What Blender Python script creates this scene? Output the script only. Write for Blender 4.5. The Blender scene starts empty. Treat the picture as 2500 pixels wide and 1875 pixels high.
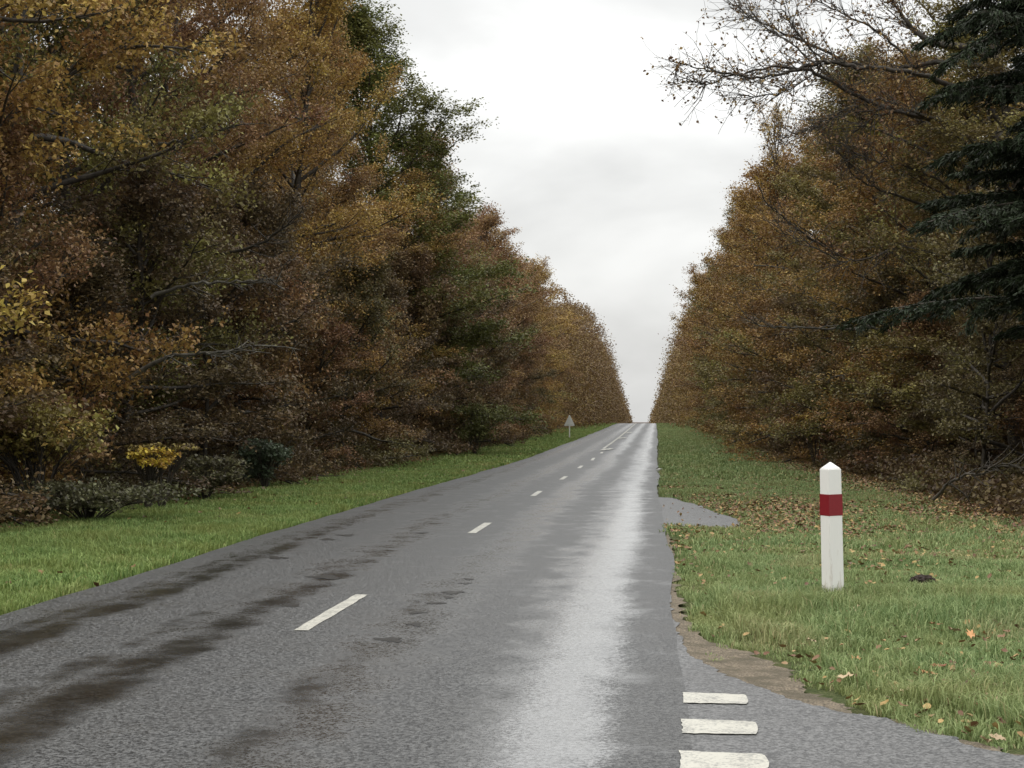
import bpy, bmesh, math, random
import numpy as np
from mathutils import Vector, Matrix

# ------------------------------------------------------------------ camera
F = 4044.0                       # focal length in pixels of the 2500 px wide photograph
CAMH = 1.75
YAW = math.atan(356/F*math.cos(math.atan(75.5/F)))
PITCH = math.atan(75.5/F)
scene = bpy.context.scene
cam_d = bpy.data.cameras.new('camera'); cam = bpy.data.objects.new('camera', cam_d)
scene.collection.objects.link(cam); scene.camera = cam
cam.location = (0, 0, CAMH)
cam.rotation_euler = (math.radians(90)+PITCH, 0, YAW)
cam_d.sensor_width = 36; cam_d.lens = 36*F/2500
cam_d.clip_start = .1; cam_d.clip_end = 6000
scene.render.resolution_x = 1024; scene.render.resolution_y = 768

# ------------------------------------------------------------------ sky
SUN_EL, SUN_AZ = 48, 250
w = bpy.data.worlds.new('World'); scene.world = w; w.use_nodes = True
nt = w.node_tree; N = nt.nodes; L = nt.links; N.clear()
def nn(tree, t, **kw):
    n = tree.nodes.new(t)
    for k, v in kw.items():
        if k.startswith('i_'): n.inputs[k[2:].replace('_', ' ')].default_value = v
        else: setattr(n, k, v)
    return n
out = nn(nt, 'ShaderNodeOutputWorld'); bg = nn(nt, 'ShaderNodeBackground')
sky = nn(nt, 'ShaderNodeTexSky', sky_type='NISHITA', sun_disc=False, sun_elevation=math.radians(SUN_EL), sun_rotation=math.radians(SUN_AZ), dust_density=4.0)
skym = nn(nt, 'ShaderNodeVectorMath', operation='SCALE'); skym.inputs[3].default_value = .012
L.new(sky.outputs[0], skym.inputs[0])
tc = nn(nt, 'ShaderNodeTexCoord')
sep = nn(nt, 'ShaderNodeSeparateXYZ'); L.new(tc.outputs['Generated'], sep.inputs[0])
# overcast luminance rises towards the zenith (CIE overcast sky)
ov = nn(nt, 'ShaderNodeMapRange'); ov.inputs[1].default_value = 0; ov.inputs[2].default_value = 1
ov.inputs[3].default_value = .775; ov.inputs[4].default_value = 2.4
L.new(sep.outputs['Z'], ov.inputs[0])
mp = nn(nt, 'ShaderNodeMapping'); mp.inputs['Scale'].default_value = (1.6, 1.6, 3.6); mp.inputs['Location'].default_value = (.30, .1, .35)
mp.inputs['Rotation'].default_value = (0, math.radians(25), 0)
L.new(tc.outputs['Generated'], mp.inputs[0])
no = nn(nt, 'ShaderNodeTexNoise'); no.inputs['Scale'].default_value = 2.2; no.inputs['Detail'].default_value = 6; no.inputs['Roughness'].default_value = .45
no.inputs['Distortion'].default_value = .35
L.new(mp.outputs[0], no.inputs['Vector'])
cr = nn(nt, 'ShaderNodeMapRange', interpolation_type='SMOOTHSTEP'); cr.inputs[1].default_value = .38; cr.inputs[2].default_value = .60
cr.inputs[3].default_value = .74; cr.inputs[4].default_value = 1.04
L.new(no.outputs[0], cr.inputs[0])
mu = nn(nt, 'ShaderNodeMath', operation='MULTIPLY'); L.new(ov.outputs[0], mu.inputs[0]); L.new(cr.outputs[0], mu.inputs[1])
cc = nn(nt, 'ShaderNodeCombineColor')
cc.inputs[0].default_value = .99; cc.inputs[1].default_value = .99; cc.inputs[2].default_value = .97
sc = nn(nt, 'ShaderNodeVectorMath', operation='SCALE'); L.new(cc.outputs[0], sc.inputs[0]); L.new(mu.outputs[0], sc.inputs[3])
ad = nn(nt, 'ShaderNodeVectorMath', operation='ADD'); L.new(sc.outputs[0], ad.inputs[0]); L.new(skym.outputs[0], ad.inputs[1])
L.new(ad.outputs[0], bg.inputs[0]); bg.inputs[1].default_value = 1.0; L.new(bg.outputs[0], out.inputs[0])

sd = bpy.data.lights.new('sun', 'SUN'); sun = bpy.data.objects.new('sun', sd); scene.collection.objects.link(sun)
sd.energy = .8; sd.angle = math.radians(25); sd.color = (1, .96, .9)
sun.rotation_euler = (math.radians(90-SUN_EL), 0, math.radians(-SUN_AZ+180))
scene.view_settings.view_transform = 'Standard'; scene.view_settings.look = 'None'
scene.view_settings.exposure = 0; scene.view_settings.gamma = 1
scene.render.engine = 'CYCLES'
scene.cycles.max_bounces = 6; scene.cycles.diffuse_bounces = 3; scene.cycles.transmission_bounces = 3

# ------------------------------------------------------------------ helpers
C = scene.collection
rng = np.random.default_rng(7); random.seed(7)
def link(name, me, mat=None, parent=None):
    o = bpy.data.objects.new(name, me); C.objects.link(o)
    if mat is not None and me is not None and not me.materials: me.materials.append(mat)
    if parent: o.parent = parent
    return o
def tag(o, label=None, cat=None, group=None, kind=None):
    if label: o['label'] = label
    if cat: o['category'] = cat
    if group: o['group'] = group
    if kind: o['kind'] = kind
    return o
def empty(name, loc, rz=0):
    o = bpy.data.objects.new(name, None); C.objects.link(o); o.location = loc; o.rotation_euler = (0, 0, rz)
    o.empty_display_size = .2
    return o
def np_mesh(name, v, faces, smooth=False, attrs=None):
    """v (n,3); faces (m,k) all the same k, or list of such arrays"""
    me = bpy.data.meshes.new(name)
    if not isinstance(faces, list): faces = [faces]
    loops = np.concatenate([f.reshape(-1) for f in faces]).astype(np.int32)
    tot = np.concatenate([np.full(len(f), f.shape[1], np.int32) for f in faces])
    st = np.concatenate([[0], np.cumsum(tot)[:-1]]).astype(np.int32)
    me.vertices.add(len(v)); me.vertices.foreach_set('co', np.ascontiguousarray(v, np.float32).reshape(-1))
    me.loops.add(len(loops)); me.loops.foreach_set('vertex_index', loops)
    me.polygons.add(len(tot)); me.polygons.foreach_set('loop_start', st); me.polygons.foreach_set('loop_total', tot)
    me.update(calc_edges=True)
    if smooth: me.polygons.foreach_set('use_smooth', np.ones(len(tot), bool))
    for k, a in (attrs or {}).items():
        at = me.attributes.new(k, 'FLOAT', 'FACE'); at.data.foreach_set('value', np.ascontiguousarray(a, np.float32))
    return me
ZP = np.array([[-60, 0], [30, 0], [46.7, -.07], [57.8, -.112], [69, -.132], [80, -.11], [100, -.05], [122, .02], [150, .16], [180, .29], [210, .42], [240, .50], [260, .42], [300, -.2], [400, -4], [600, -9], [1000, -14], [4000, -14]], float)
def _smooth_profile():
    ys = np.arange(-60, 4001, 2.0); z = np.interp(ys, ZP[:, 0], ZP[:, 1])
    k = np.hanning(9); k /= k.sum(); zp = np.pad(z, 4, mode='edge')
    return ys, np.convolve(zp, k, 'valid')
PY, PZ = _smooth_profile()
def zg(y): return np.interp(y, PY, PZ)
def xs(y):                                     # slow drift of the road to the left far away
    y = np.asarray(y, float)
    return np.where(y < 100, 0, np.where(y < 300, -1.3e-5*(y-100)**2, -.52-(y-300)*.0105))
RM = np.array(cam.rotation_euler.to_matrix())
def ray(px, py): return RM @ np.array([(px-1250)/F, (937.5-py)/F, -1.0])
def atY(px, py, Y):                            # photo direction at a given distance up the road
    d = ray(px, py); t = Y/d[1]; return np.array([d[0]*t, Y, CAMH+d[2]*t])
def gnd(px, py):                               # photo direction met with the ground
    d = ray(px, py); ys = np.arange(3, 260, .05); z = CAMH+d[2]/d[1]*ys
    i = int(np.argmax(z < zg(ys)+.024)); Y = ys[i]
    return (d[0]/d[1]*Y, Y)
def noise2(x, y, s, seed=0):                   # cheap value noise 0..1
    x = np.asarray(x)/s; y = np.asarray(y)/s
    xi = np.floor(x).astype(np.int64); yi = np.floor(y).astype(np.int64); fx = x-xi; fy = y-yi
    fx = fx*fx*(3-2*fx); fy = fy*fy*(3-2*fy)
    def h(a, b):
        n = (a*374761393+b*668265263+seed*974634777) & 0x7fffffff
        n = ((n ^ (n >> 13))*1274126177) & 0x7fffffff
        return ((n ^ (n >> 16)) & 0xffff)/65535.
    return (h(xi, yi)*(1-fx)+h(xi+1, yi)*fx)*(1-fy)+(h(xi, yi+1)*(1-fx)+h(xi+1, yi+1)*fx)*fy
def in_poly(x, y, poly):
    ins = np.zeros(len(x), bool); n = len(poly)
    for i in range(n):
        x1, y1 = poly[i]; x2, y2 = poly[(i+1) % n]
        if y1 == y2: continue
        c = ((y1 > y) != (y2 > y)) & (x < (x2-x1)*(y-y1)/(y2-y1)+x1)
        ins ^= c
    return ins

class Tubes:
    """many tapered tubes collected in one mesh"""
    def __init__(s): s.v = []; s.q = []; s.n = 0
    def add(s, pts, rad, sides=5):
        pts = np.asarray(pts, float); rad = np.asarray(rad, float); n = len(pts)
        t = np.gradient(pts, axis=0); t /= np.linalg.norm(t, axis=1)[:, None]+1e-9
        ref = np.where(np.abs(t[:, 2:3]) > .9, np.array([[1., 0, 0]]), np.array([[0, 0, 1.]]))
        a = np.cross(t, ref); a /= np.linalg.norm(a, axis=1)[:, None]+1e-9; b = np.cross(t, a)
        an = np.arange(sides)*2*math.pi/sides
        ring = pts[:, None, :]+rad[:, None, None]*(a[:, None, :]*np.cos(an)[None, :, None]+b[:, None, :]*np.sin(an)[None, :, None])
        s.v.append(ring.reshape(-1, 3))
        i = np.arange(n-1)[:, None]*sides; j = np.arange(sides)[None, :]; k = (j+1) % sides
        s.q.append((np.stack([i+j, i+k, i+sides+k, i+sides+j], -1)+s.n).reshape(-1, 4)); s.n += n*sides
    def mesh(s, name): return np_mesh(name, np.concatenate(s.v), np.concatenate(s.q), smooth=True)

def leaf_arrays(P, size, r, flat=.55, aspect=.62, droop=0.0):
    """folded rhombic leaves at points P"""
    n = len(P)
    nrm = r.normal(size=(n, 3)); nrm[:, 2] = np.abs(nrm[:, 2])+flat; nrm /= np.linalg.norm(nrm, axis=1)[:, None]
    u = r.normal(size=(n, 3)); u[:, 2] -= droop; u -= nrm*(u*nrm).sum(1)[:, None]; u /= np.linalg.norm(u, axis=1)[:, None]
    vv = np.cross(nrm, u)
    sz = (size*(.6+.8*r.random(n)))[:, None]; asp = aspect*(.75+.5*r.random(n))[:, None]
    fold = nrm*sz*.12
    V = np.stack([P-u*sz*.5, P+vv*sz*asp*.5+fold+u*sz*.05, P+u*sz*.5, P-vv*sz*asp*.5+fold+u*sz*.05], 1)
    return V.reshape(-1, 3), np.arange(n*4).reshape(n, 4)

# ------------------------------------------------------------------ materials
def new_mat(name):
    m = bpy.data.materials.new(name); m.use_nodes = True; t = m.node_tree; t.nodes.clear()
    o = t.nodes.new('ShaderNodeOutputMaterial'); p = t.nodes.new('ShaderNodeBsdfPrincipled'); t.links.new(p.outputs[0], o.inputs[0])
    return m, t, p, o
def noise_node(t, vec, scale, detail=3, rough=.5):
    n = t.nodes.new('ShaderNodeTexNoise'); n.inputs['Scale'].default_value = scale; n.inputs['Detail'].default_value = detail; n.inputs['Roughness'].default_value = rough
    if vec is not None: t.links.new(vec, n.inputs['Vector'])
    return n.outputs[0]
def maprange(t, v, a, b, c=0, d=1, smooth=False):
    n = t.nodes.new('ShaderNodeMapRange')
    if smooth: n.interpolation_type = 'SMOOTHSTEP'
    for i, x in enumerate((a, b, c, d)): n.inputs[i+1].default_value = x
    t.links.new(v, n.inputs[0]); return n.outputs[0]
def mathn(t, op, a, b=None, c=None):
    n = t.nodes.new('ShaderNodeMath'); n.operation = op
    for i, x in enumerate((a, b, c)):
        if x is None: continue
        if isinstance(x, (int, float)): n.inputs[i].default_value = x
        else: t.links.new(x, n.inputs[i])
    return n.outputs[0]
def mixc(t, f, a, b):
    n = t.nodes.new('ShaderNodeMix'); n.data_type = 'RGBA'
    for i, x in ((0, f), (6, a), (7, b)):
        if isinstance(x, (int, float)): n.inputs[i].default_value = x
        elif isinstance(x, tuple): n.inputs[i].default_value = (*x, 1)
        else: t.links.new(x, n.inputs[i])
    return n.outputs[2]
def bump(t, p, h, strength, dist=.01):
    b = t.nodes.new('ShaderNodeBump'); b.inputs['Strength'].default_value = strength if isinstance(strength, (int, float)) else 1
    if not isinstance(strength, (int, float)): t.links.new(strength, b.inputs['Strength'])
    b.inputs['Distance'].default_value = dist; t.links.new(h, b.inputs['Height']); t.links.new(b.outputs[0], p.inputs['Normal'])
def objco(t, scale=None):
    tc = t.nodes.new('ShaderNodeTexCoord'); v = tc.outputs['Object']
    if scale:
        m = t.nodes.new('ShaderNodeMapping'); m.inputs['Scale'].default_value = scale; t.links.new(v, m.inputs[0]); v = m.outputs[0]
    return v

def leaf_material(name, trans=.28, rough=.5, hue_r=.045, hue_n=.085, spec=.35):
    m, t, p, o = new_mat(name)
    oi = t.nodes.new('ShaderNodeObjectInfo'); at = t.nodes.new('ShaderNodeAttribute'); at.attribute_name = 'rnd'
    va = t.nodes.new('ShaderNodeVectorMath'); va.operation = 'ADD'
    cmb = t.nodes.new('ShaderNodeCombineXYZ')
    for i in range(3): t.links.new(mathn(t, 'MULTIPLY', oi.outputs['Random'], 57.0*(i+1)), cmb.inputs[i])
    t.links.new(objco(t), va.inputs[0]); t.links.new(cmb.outputs[0], va.inputs[1])
    nz = noise_node(t, va.outputs[0], .45, 3, .6)
    hue = mathn(t, 'ADD', mathn(t, 'MULTIPLY_ADD', at.outputs['Fac'], hue_r, .5-hue_r/2), mathn(t, 'MULTIPLY_ADD', nz, hue_n, -hue_n/2))
    val = mathn(t, 'MULTIPLY_ADD', mathn(t, 'POWER', at.outputs['Fac'], 1.6), 1.25, .5)
    hs = t.nodes.new('ShaderNodeHueSaturation'); t.links.new(hue, hs.inputs['Hue']); t.links.new(val, hs.inputs['Value'])
    t.links.new(oi.outputs['Color'], hs.inputs['Color'])
    t.links.new(hs.outputs[0], p.inputs['Base Color']); p.inputs['Roughness'].default_value = rough
    p.inputs['Specular IOR Level'].default_value = spec
    tr = t.nodes.new('ShaderNodeBsdfTranslucent'); t.links.new(hs.outputs[0], tr.inputs[0])
    mx = t.nodes.new('ShaderNodeMixShader'); mx.inputs[0].default_value = trans
    t.links.new(p.outputs[0], mx.inputs[1]); t.links.new(tr.outputs[0], mx.inputs[2]); t.links.new(mx.outputs[0], o.inputs[0])
    return m
M_leaf = leaf_material('autumn_leaves')
M_needle = leaf_material('needles', .08, .6, .04, .04, .25)
M_litter = leaf_material('fallen_leaves', .05, .45, .05, .04)

M_bark, t, p, o = new_mat('bark')
n1 = noise_node(t, objco(t, (3, 3, .8)), 3.5, 5, .6)
t.links.new(mixc(t, maprange(t, n1, .35, .7), (.022, .017, .012), (.075, .062, .045)), p.inputs['Base Color']); p.inputs['Roughness'].default_value = .7
bump(t, p, n1, .6, .03)
M_pale, t, p, o = new_mat('lichen_bark')
n1 = noise_node(t, objco(t), 6, 5, .6)
t.links.new(mixc(t, maprange(t, n1, .4, .65), (.05, .043, .034), (.14, .13, .105)), p.inputs['Base Color']); p.inputs['Roughness'].default_value = .75

def grass_mat():
    m, t, p, o = new_mat('grass_blades')
    at = t.nodes.new('ShaderNodeAttribute'); at.attribute_name = 'rnd'
    dr = t.nodes.new('ShaderNodeAttribute'); dr.attribute_name = 'dry'
    g = mixc(t, at.outputs['Fac'], (.075, .135, .040), (.37, .45, .20))
    n = noise_node(t, objco(t), .55, 4, .6)
    g = mixc(t, maprange(t, n, .42, .68, 0, .6), g, (.27, .265, .10))
    g = mixc(t, dr.outputs['Fac'], g, (.42, .35, .19))
    oi = t.nodes.new('ShaderNodeObjectInfo'); ml = t.nodes.new('ShaderNodeVectorMath'); ml.operation = 'MULTIPLY'; t.links.new(g, ml.inputs[0]); t.links.new(oi.outputs['Color'], ml.inputs[1]); g = ml.outputs[0]
    t.links.new(g, p.inputs['Base Color']); p.inputs['Roughness'].default_value = .55; p.inputs['Specular IOR Level'].default_value = .25
    tr = t.nodes.new('ShaderNodeBsdfTranslucent'); t.links.new(g, tr.inputs[0])
    mx = t.nodes.new('ShaderNodeMixShader'); mx.inputs[0].default_value = .3
    t.links.new(p.outputs[0], mx.inputs[1]); t.links.new(tr.outputs[0], mx.inputs[2]); t.links.new(mx.outputs[0], o.inputs[0])
    return m
M_grass = grass_mat()

M_turf, t, p, o = new_mat('turf')
n1 = noise_node(t, objco(t), 1.2, 6, .65); n2 = noise_node(t, objco(t), 30, 4, .7)
c = mixc(t, maprange(t, n1, .4, .65), (.045, .065, .020), (.10, .10, .04)); c = mixc(t, maprange(t, n2, .4, .7), c, (.12, .13, .055))
t.links.new(c, p.inputs['Base Color']); p.inputs['Roughness'].default_value = .9; p.inputs['Specular IOR Level'].default_value = .15; bump(t, p, n2, 1, .03)
M_forest, t, p, o = new_mat('forest_floor')
n1 = noise_node(t, objco(t), 8, 6, .7)
t.links.new(mixc(t, maprange(t, n1, .35, .7), (.022, .015, .009), (.11, .065, .032)), p.inputs['Base Color']); p.inputs['Roughness'].default_value = .9; bump(t, p, n1, 1, .05)
M_gravel, t, p, o = new_mat('sandy_gravel')
n1 = noise_node(t, objco(t), 60, 4, .7); n2 = noise_node(t, objco(t), 4, 4, .6)
c = mixc(t, maprange(t, n1, .35, .68), (.05, .04, .028), (.36, .29, .20)); c = mixc(t, maprange(t, n2, .45, .62, 0, .85), c, (.09, .075, .045))
t.links.new(c, p.inputs['Base Color']); p.inputs['Roughness'].default_value = .8; bump(t, p, n1, 1, .02)

def asphalt(name, tracks):
    m, t, p, o = new_mat(name); co = objco(t)
    fine = noise_node(t, co, 80, 2, .6); mid = noise_node(t, co, 34, 2, .6); big = noise_node(t, co, .7, 4, .55)
    sp = maprange(t, mathn(t, 'ADD', mathn(t, 'MULTIPLY', fine, .5), mathn(t, 'MULTIPLY', mid, .5)), .43, .58)
    dryc = mixc(t, sp, (.014, .015, .017), (.135, .136, .135)) if tracks else mixc(t, sp, (.05, .051, .053), (.20, .20, .20))
    dryc = mixc(t, maprange(t, big, .35, .7, 0, .35), dryc, (.075, .073, .070))
    if tracks:
        s = t.nodes.new('ShaderNodeSeparateXYZ'); t.links.new(co, s.inputs[0]); X = s.outputs['X']; Y = s.outputs['Y']
        wob = mathn(t, 'MULTIPLY_ADD', noise_node(t, objco(t, (.2, .09, 1)), 1.0, 2), .5, -.25); Xw = mathn(t, 'ADD', X, wob)
        def lanes(spec):
            tot = None
            for cx, wd, st in spec:
                d = mathn(t, 'ABSOLUTE', mathn(t, 'SUBTRACT', Xw, cx)); k = maprange(t, d, wd, .02, 0, st, True)
                tot = k if tot is None else mathn(t, 'MAXIMUM', tot, k)
            return tot
        streak = noise_node(t, objco(t, (1.5, 1.1, 1)), 1.3, 8, .72)
        film = maprange(t, mathn(t, 'ADD', lanes(((-.70, .75, 1.0), (-2.02, .62, .95), (-3.6, .6, .75), (-5.0, .6, .75))), maprange(t, streak, .3, .7, -.75, .75)), .05, 1.25, 0, 1, True)
        grain = mathn(t, 'MULTIPLY_ADD', sp, .22, -.11)
        pools = mathn(t, 'ADD', lanes(((-2.2, .45, .36), (-3.5, .60, .52), (-3.95, .4, .40), (-4.9, .55, .56), (-5.2, .3, .46))), noise_node(t, objco(t, (1.7, 1.35, 1)), .95, 8, .74))
        pools = mathn(t, 'ADD', pools, maprange(t, Y, 10, 32, .02, -.26))
        pools = mathn(t, 'ADD', pools, grain)
        pool = maprange(t, pools, .885, 1.06, 0, 1, True)
        wetline = maprange(t, mathn(t, 'ADD', mathn(t, 'ADD', lanes(((-.56, .62, .78),)), noise_node(t, objco(t, (1.6, .9, 1)), 1.2, 8, .80)), mathn(t, 'ADD', grain, maprange(t, Y, 22, 45, 0, -.30))), .74, 1.22, 0, 1, True)
        col = mixc(t, mathn(t, 'MULTIPLY', film, .35), dryc, (.035, .035, .036)); col = mixc(t, mathn(t, 'MULTIPLY', pool, mathn(t, 'MULTIPLY_ADD', sp, -.45, .95)), col, (.009, .008, .007))
        r1 = mathn(t, 'ADD', mathn(t, 'MULTIPLY_ADD', film, -.18, .34), mathn(t, 'MULTIPLY', sp, .22)); r1 = mathn(t, 'MULTIPLY_ADD', wetline, -.06, r1)
        rr = t.nodes.new('ShaderNodeMix'); rr.data_type = 'FLOAT'; t.links.new(pool, rr.inputs[0]); t.links.new(r1, rr.inputs[2]); rr.inputs[3].default_value = .14
        t.links.new(rr.outputs[0], p.inputs['Roughness']); wet = mathn(t, 'MAXIMUM', pool, mathn(t, 'MULTIPLY', mathn(t, 'MAXIMUM', film, wetline), .8))
        spv = mathn(t, 'MULTIPLY_ADD', film, .65, .30); t.links.new(mathn(t, 'MULTIPLY', mathn(t, 'MULTIPLY', spv, mathn(t, 'MULTIPLY_ADD', pool, -.45, 1.0)), mathn(t, 'MULTIPLY_ADD', sp, .45, .68)), p.inputs['Specular IOR Level'])
        t.links.new(mathn(t, 'MULTIPLY', mathn(t, 'MAXIMUM', mathn(t, 'MULTIPLY', film, .35), wetline), mathn(t, 'MULTIPLY_ADD', sp, .45, .6)), p.inputs['Coat Weight']); p.inputs['Coat Roughness'].default_value = .15; p.inputs['Coat IOR'].default_value = 1.5
    else:
        wet = maprange(t, big, .5, .75, 0, .15); col = dryc; p.inputs['Roughness'].default_value = .5; p.inputs['Specular IOR Level'].default_value = .45
    t.links.new(col, p.inputs['Base Color'])
    h = mathn(t, 'ADD', mathn(t, 'MULTIPLY', fine, .6), mathn(t, 'MULTIPLY', mid, 1.2))
    bump(t, p, h, maprange(t, wet, 0, 1, .75 if tracks else .6, .06), .010)
    return m
M_road = asphalt('wet_asphalt', True); M_side = asphalt('side_road_asphalt', False)

M_paint, t, p, o = new_mat('road_paint')
n1 = noise_node(t, objco(t), 40, 4, .75); n2 = noise_node(t, objco(t), 5, 4, .7)
c = mixc(t, maprange(t, mathn(t, 'ADD', mathn(t, 'MULTIPLY', n1, .6), mathn(t, 'MULTIPLY', n2, .4)), .49, .60, 0, .8), (.52, .505, .44), (.16, .16, .155)); c = mixc(t, maprange(t, n2, .5, .8, 0, .5), c, (.38, .37, .32))
t.links.new(c, p.inputs['Base Color']); p.inputs['Roughness'].default_value = .45; bump(t, p, n1, .3, .004)
M_white, t, p, o = new_mat('white_painted_wood')
s = t.nodes.new('ShaderNodeSeparateXYZ'); t.links.new(objco(t), s.inputs[0])
n1 = noise_node(t, objco(t, (8, 8, 1.2)), 3, 5, .7)
low = maprange(t, s.outputs['Z'], .42, .0, 0, .18)
c = mixc(t, maprange(t, mathn(t, 'ADD', n1, low), .62, .80, 0, .75), (.80, .79, .76), (.42, .34, .28))
t.links.new(c, p.inputs['Base Color']); p.inputs['Roughness'].default_value = .4; bump(t, p, n1, .15, .01)
M_red, t, p, o = new_mat('red_band')
n1 = noise_node(t, objco(t), 40, 4, .7)
t.links.new(mixc(t, n1, (.17, .006, .012), (.25, .012, .02)), p.inputs['Base Color']); p.inputs['Roughness'].default_value = .4
M_metal, t, p, o = new_mat('galvanised_metal')
n1 = noise_node(t, objco(t), 9, 4, .6)
t.links.new(mixc(t, n1, (.58, .58, .55), (.74, .74, .70)), p.inputs['Base Color']); p.inputs['Roughness'].default_value = .5; p.inputs['Metallic'].default_value = 0
M_soil, t, p, o = new_mat('dark_earth')
n1 = noise_node(t, objco(t), 25, 5, .7)
t.links.new(mixc(t, n1, (.006, .004, .003), (.05, .028, .018)), p.inputs['Base Color']); p.inputs['Roughness'].default_value = .8; bump(t, p, n1, 1, .03)
M_stone, t, p, o = new_mat('pale_stone')
n1 = noise_node(t, objco(t), 12, 5, .7)
t.links.new(mixc(t, n1, (.3, .3, .28), (.62, .62, .58)), p.inputs['Base Color']); p.inputs['Roughness'].default_value = .8

# ------------------------------------------------------------------ ground, road, verges
def strip(name, x0, x1, y0, y1, dy, nx, z, mat, kind='structure', rough=0):
    ys = np.arange(y0, y1+dy*.5, dy); xx = np.linspace(0, 1, nx+1)
    f0 = x0(ys) if callable(x0) else np.full(len(ys), x0, float); f1 = x1(ys) if callable(x1) else np.full(len(ys), x1, float)
    X = f0[:, None]*(1-xx)+f1[:, None]*xx; Yg = np.repeat(ys[:, None], nx+1, 1)
    Z = zg(Yg)+z
    if rough: Z = Z-rough*noise2(X, Yg, 1.3, 3)-rough*.6*noise2(X, Yg, .4, 5)
    V = np.stack([X, Yg, Z], -1).reshape(-1, 3)
    i = np.arange(len(ys)-1)[:, None]*(nx+1); j = np.arange(nx)[None]
    Q = np.stack([i+j, i+j+1, i+nx+2+j, i+nx+1+j], -1).reshape(-1, 4)
    ob = link(name, np_mesh(name, V, Q, smooth=True), mat); tag(ob, kind=kind); return ob
def poly_obj(name, pts, z, mat, cuts=0):
    bm = bmesh.new(); vs = [bm.verts.new((x, y, float(zg(y))+z)) for x, y in pts]
    f = bm.faces.new(vs)
    if f.normal.z < 0 or True:
        bm.normal_update()
        if f.normal.z < 0: f.normal_flip()
    bmesh.ops.triangulate(bm, faces=bm.faces[:])
    me = bpy.data.meshes.new(name); bm.to_mesh(me); bm.free(); return link(name, me, mat)
def smooth_line(pts, k=6):                    # Catmull-Rom
    P = np.array(pts, float); P = np.vstack([2*P[0]-P[1], P, 2*P[-1]-P[-2]]); o_ = []
    for i in range(1, len(P)-2):
        for s_ in np.linspace(0, 1, k, endpoint=False):
            a, b, c_, d = P[i-1], P[i], P[i+1], P[i+2]
            o_.append(.5*((2*b)+(c_-a)*s_+(2*a-5*b+4*c_-d)*s_**2+(-a+3*b-3*c_+d)*s_**3))
    o_.append(P[-2]); return np.array(o_)

strip('ground', -700, 700, -60, 3600, 10, 20, -.16, M_forest)
RL, RR = -5.62, .02
LT, RT = -10.4, 5.6                           # where the woods begin on each side
redge = lambda y: xs(y)+RR+.13*np.clip((36-y)/10, 0, 1)-.04*np.clip((y-40)/20, 0, 1)+.05*(noise2(y, y*0, 1.1, 9)-.5)+.10*(noise2(y, y*0, 5, 11)-.5)
ledge = lambda y: xs(y)+RL+.06*(noise2(y, y*0, .9, 19)-.5)+.12*(noise2(y, y*0, 6, 21)-.5)
road = strip('road', ledge, redge, -40, 900, .5, 1, .022, M_road)
# camber: none needed, the surface is one sheet
strip('grass_verge', lambda y: xs(y)+LT-1.2, lambda y: xs(y)+RL+.35, -40, 700, .5, 10, .0, M_turf, rough=.03)
strip('grass_verge', lambda y: xs(y)+RR-.35, lambda y: xs(y)+RT+1.6, -40, 700, .5, 12, .0, M_turf, rough=.03)

# side road mouth in the foreground, with its sandy shoulder
edge_px = [(1622, 1330), (1632, 1430), (1641, 1498), (1661, 1555), (1702, 1607), (1734, 1628), (1803, 1660), (1905, 1697), (2047, 1734), (2129, 1750), (2292, 1790), (2414, 1827), (2500, 1845), (2800, 1890)]
edge = smooth_line([gnd(*q) for q in edge_px], 14); edge = edge+(np.stack([noise2(edge[:, 0]*3, edge[:, 1]*3, .35, 33)-.5, noise2(edge[:, 0]*3, edge[:, 1]*3, .3, 34)-.5], 1)*.09+rng.normal(0, .008, edge.shape))*np.clip((np.arange(len(edge))/30.)[:, None], 0, 1)
grass_px = [(1636, 1300), (1646, 1400), (1655, 1450), (1683, 1518), (1738, 1563), (1844, 1599), (1935, 1640), (1965, 1680), (2020, 1697), (2088, 1735), (2180, 1752), (2300, 1785), (2420, 1818), (2500, 1838), (2800, 1880)]
gline = smooth_line([gnd(*q) for q in grass_px], 14)
jit = np.stack([noise2(gline[:, 0]*3, gline[:, 1]*3, .5, 31)-.5, noise2(gline[:, 0]*3, gline[:, 1]*3, .5, 32)-.5], 1)*.12+np.stack([noise2(gline[:, 0], gline[:, 1], .05, 35)-.5, noise2(gline[:, 0], gline[:, 1], .05, 36)-.5], 1)*.10
gline_j = gline+jit
side_poly = [tuple(q) for q in edge]+[(14, float(edge[-1][1])-.4), (14, -38), (-.05, -38), (-.05, float(edge[0][1]))]
so = poly_obj('side_road', side_poly, .019, M_side); tag(so, kind='structure')
grav_poly = [tuple(q) for q in gline_j]+[tuple(q) for q in edge[::-1]-np.array([.06, .12])]
go = poly_obj('gravel_shoulder', grav_poly, .012, M_gravel); tag(go, kind='structure')
M_wet, t, p, o = new_mat('dark_wet_tar'); n1 = noise_node(t, objco(t), 50, 4, .7)
t.links.new(mixc(t, n1, (.012, .011, .010), (.045, .042, .038)), p.inputs['Base Color']); p.inputs['Roughness'].default_value = .3; p.inputs['Specular IOR Level'].default_value = .15; bump(t, p, n1, .8, .01)
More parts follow.
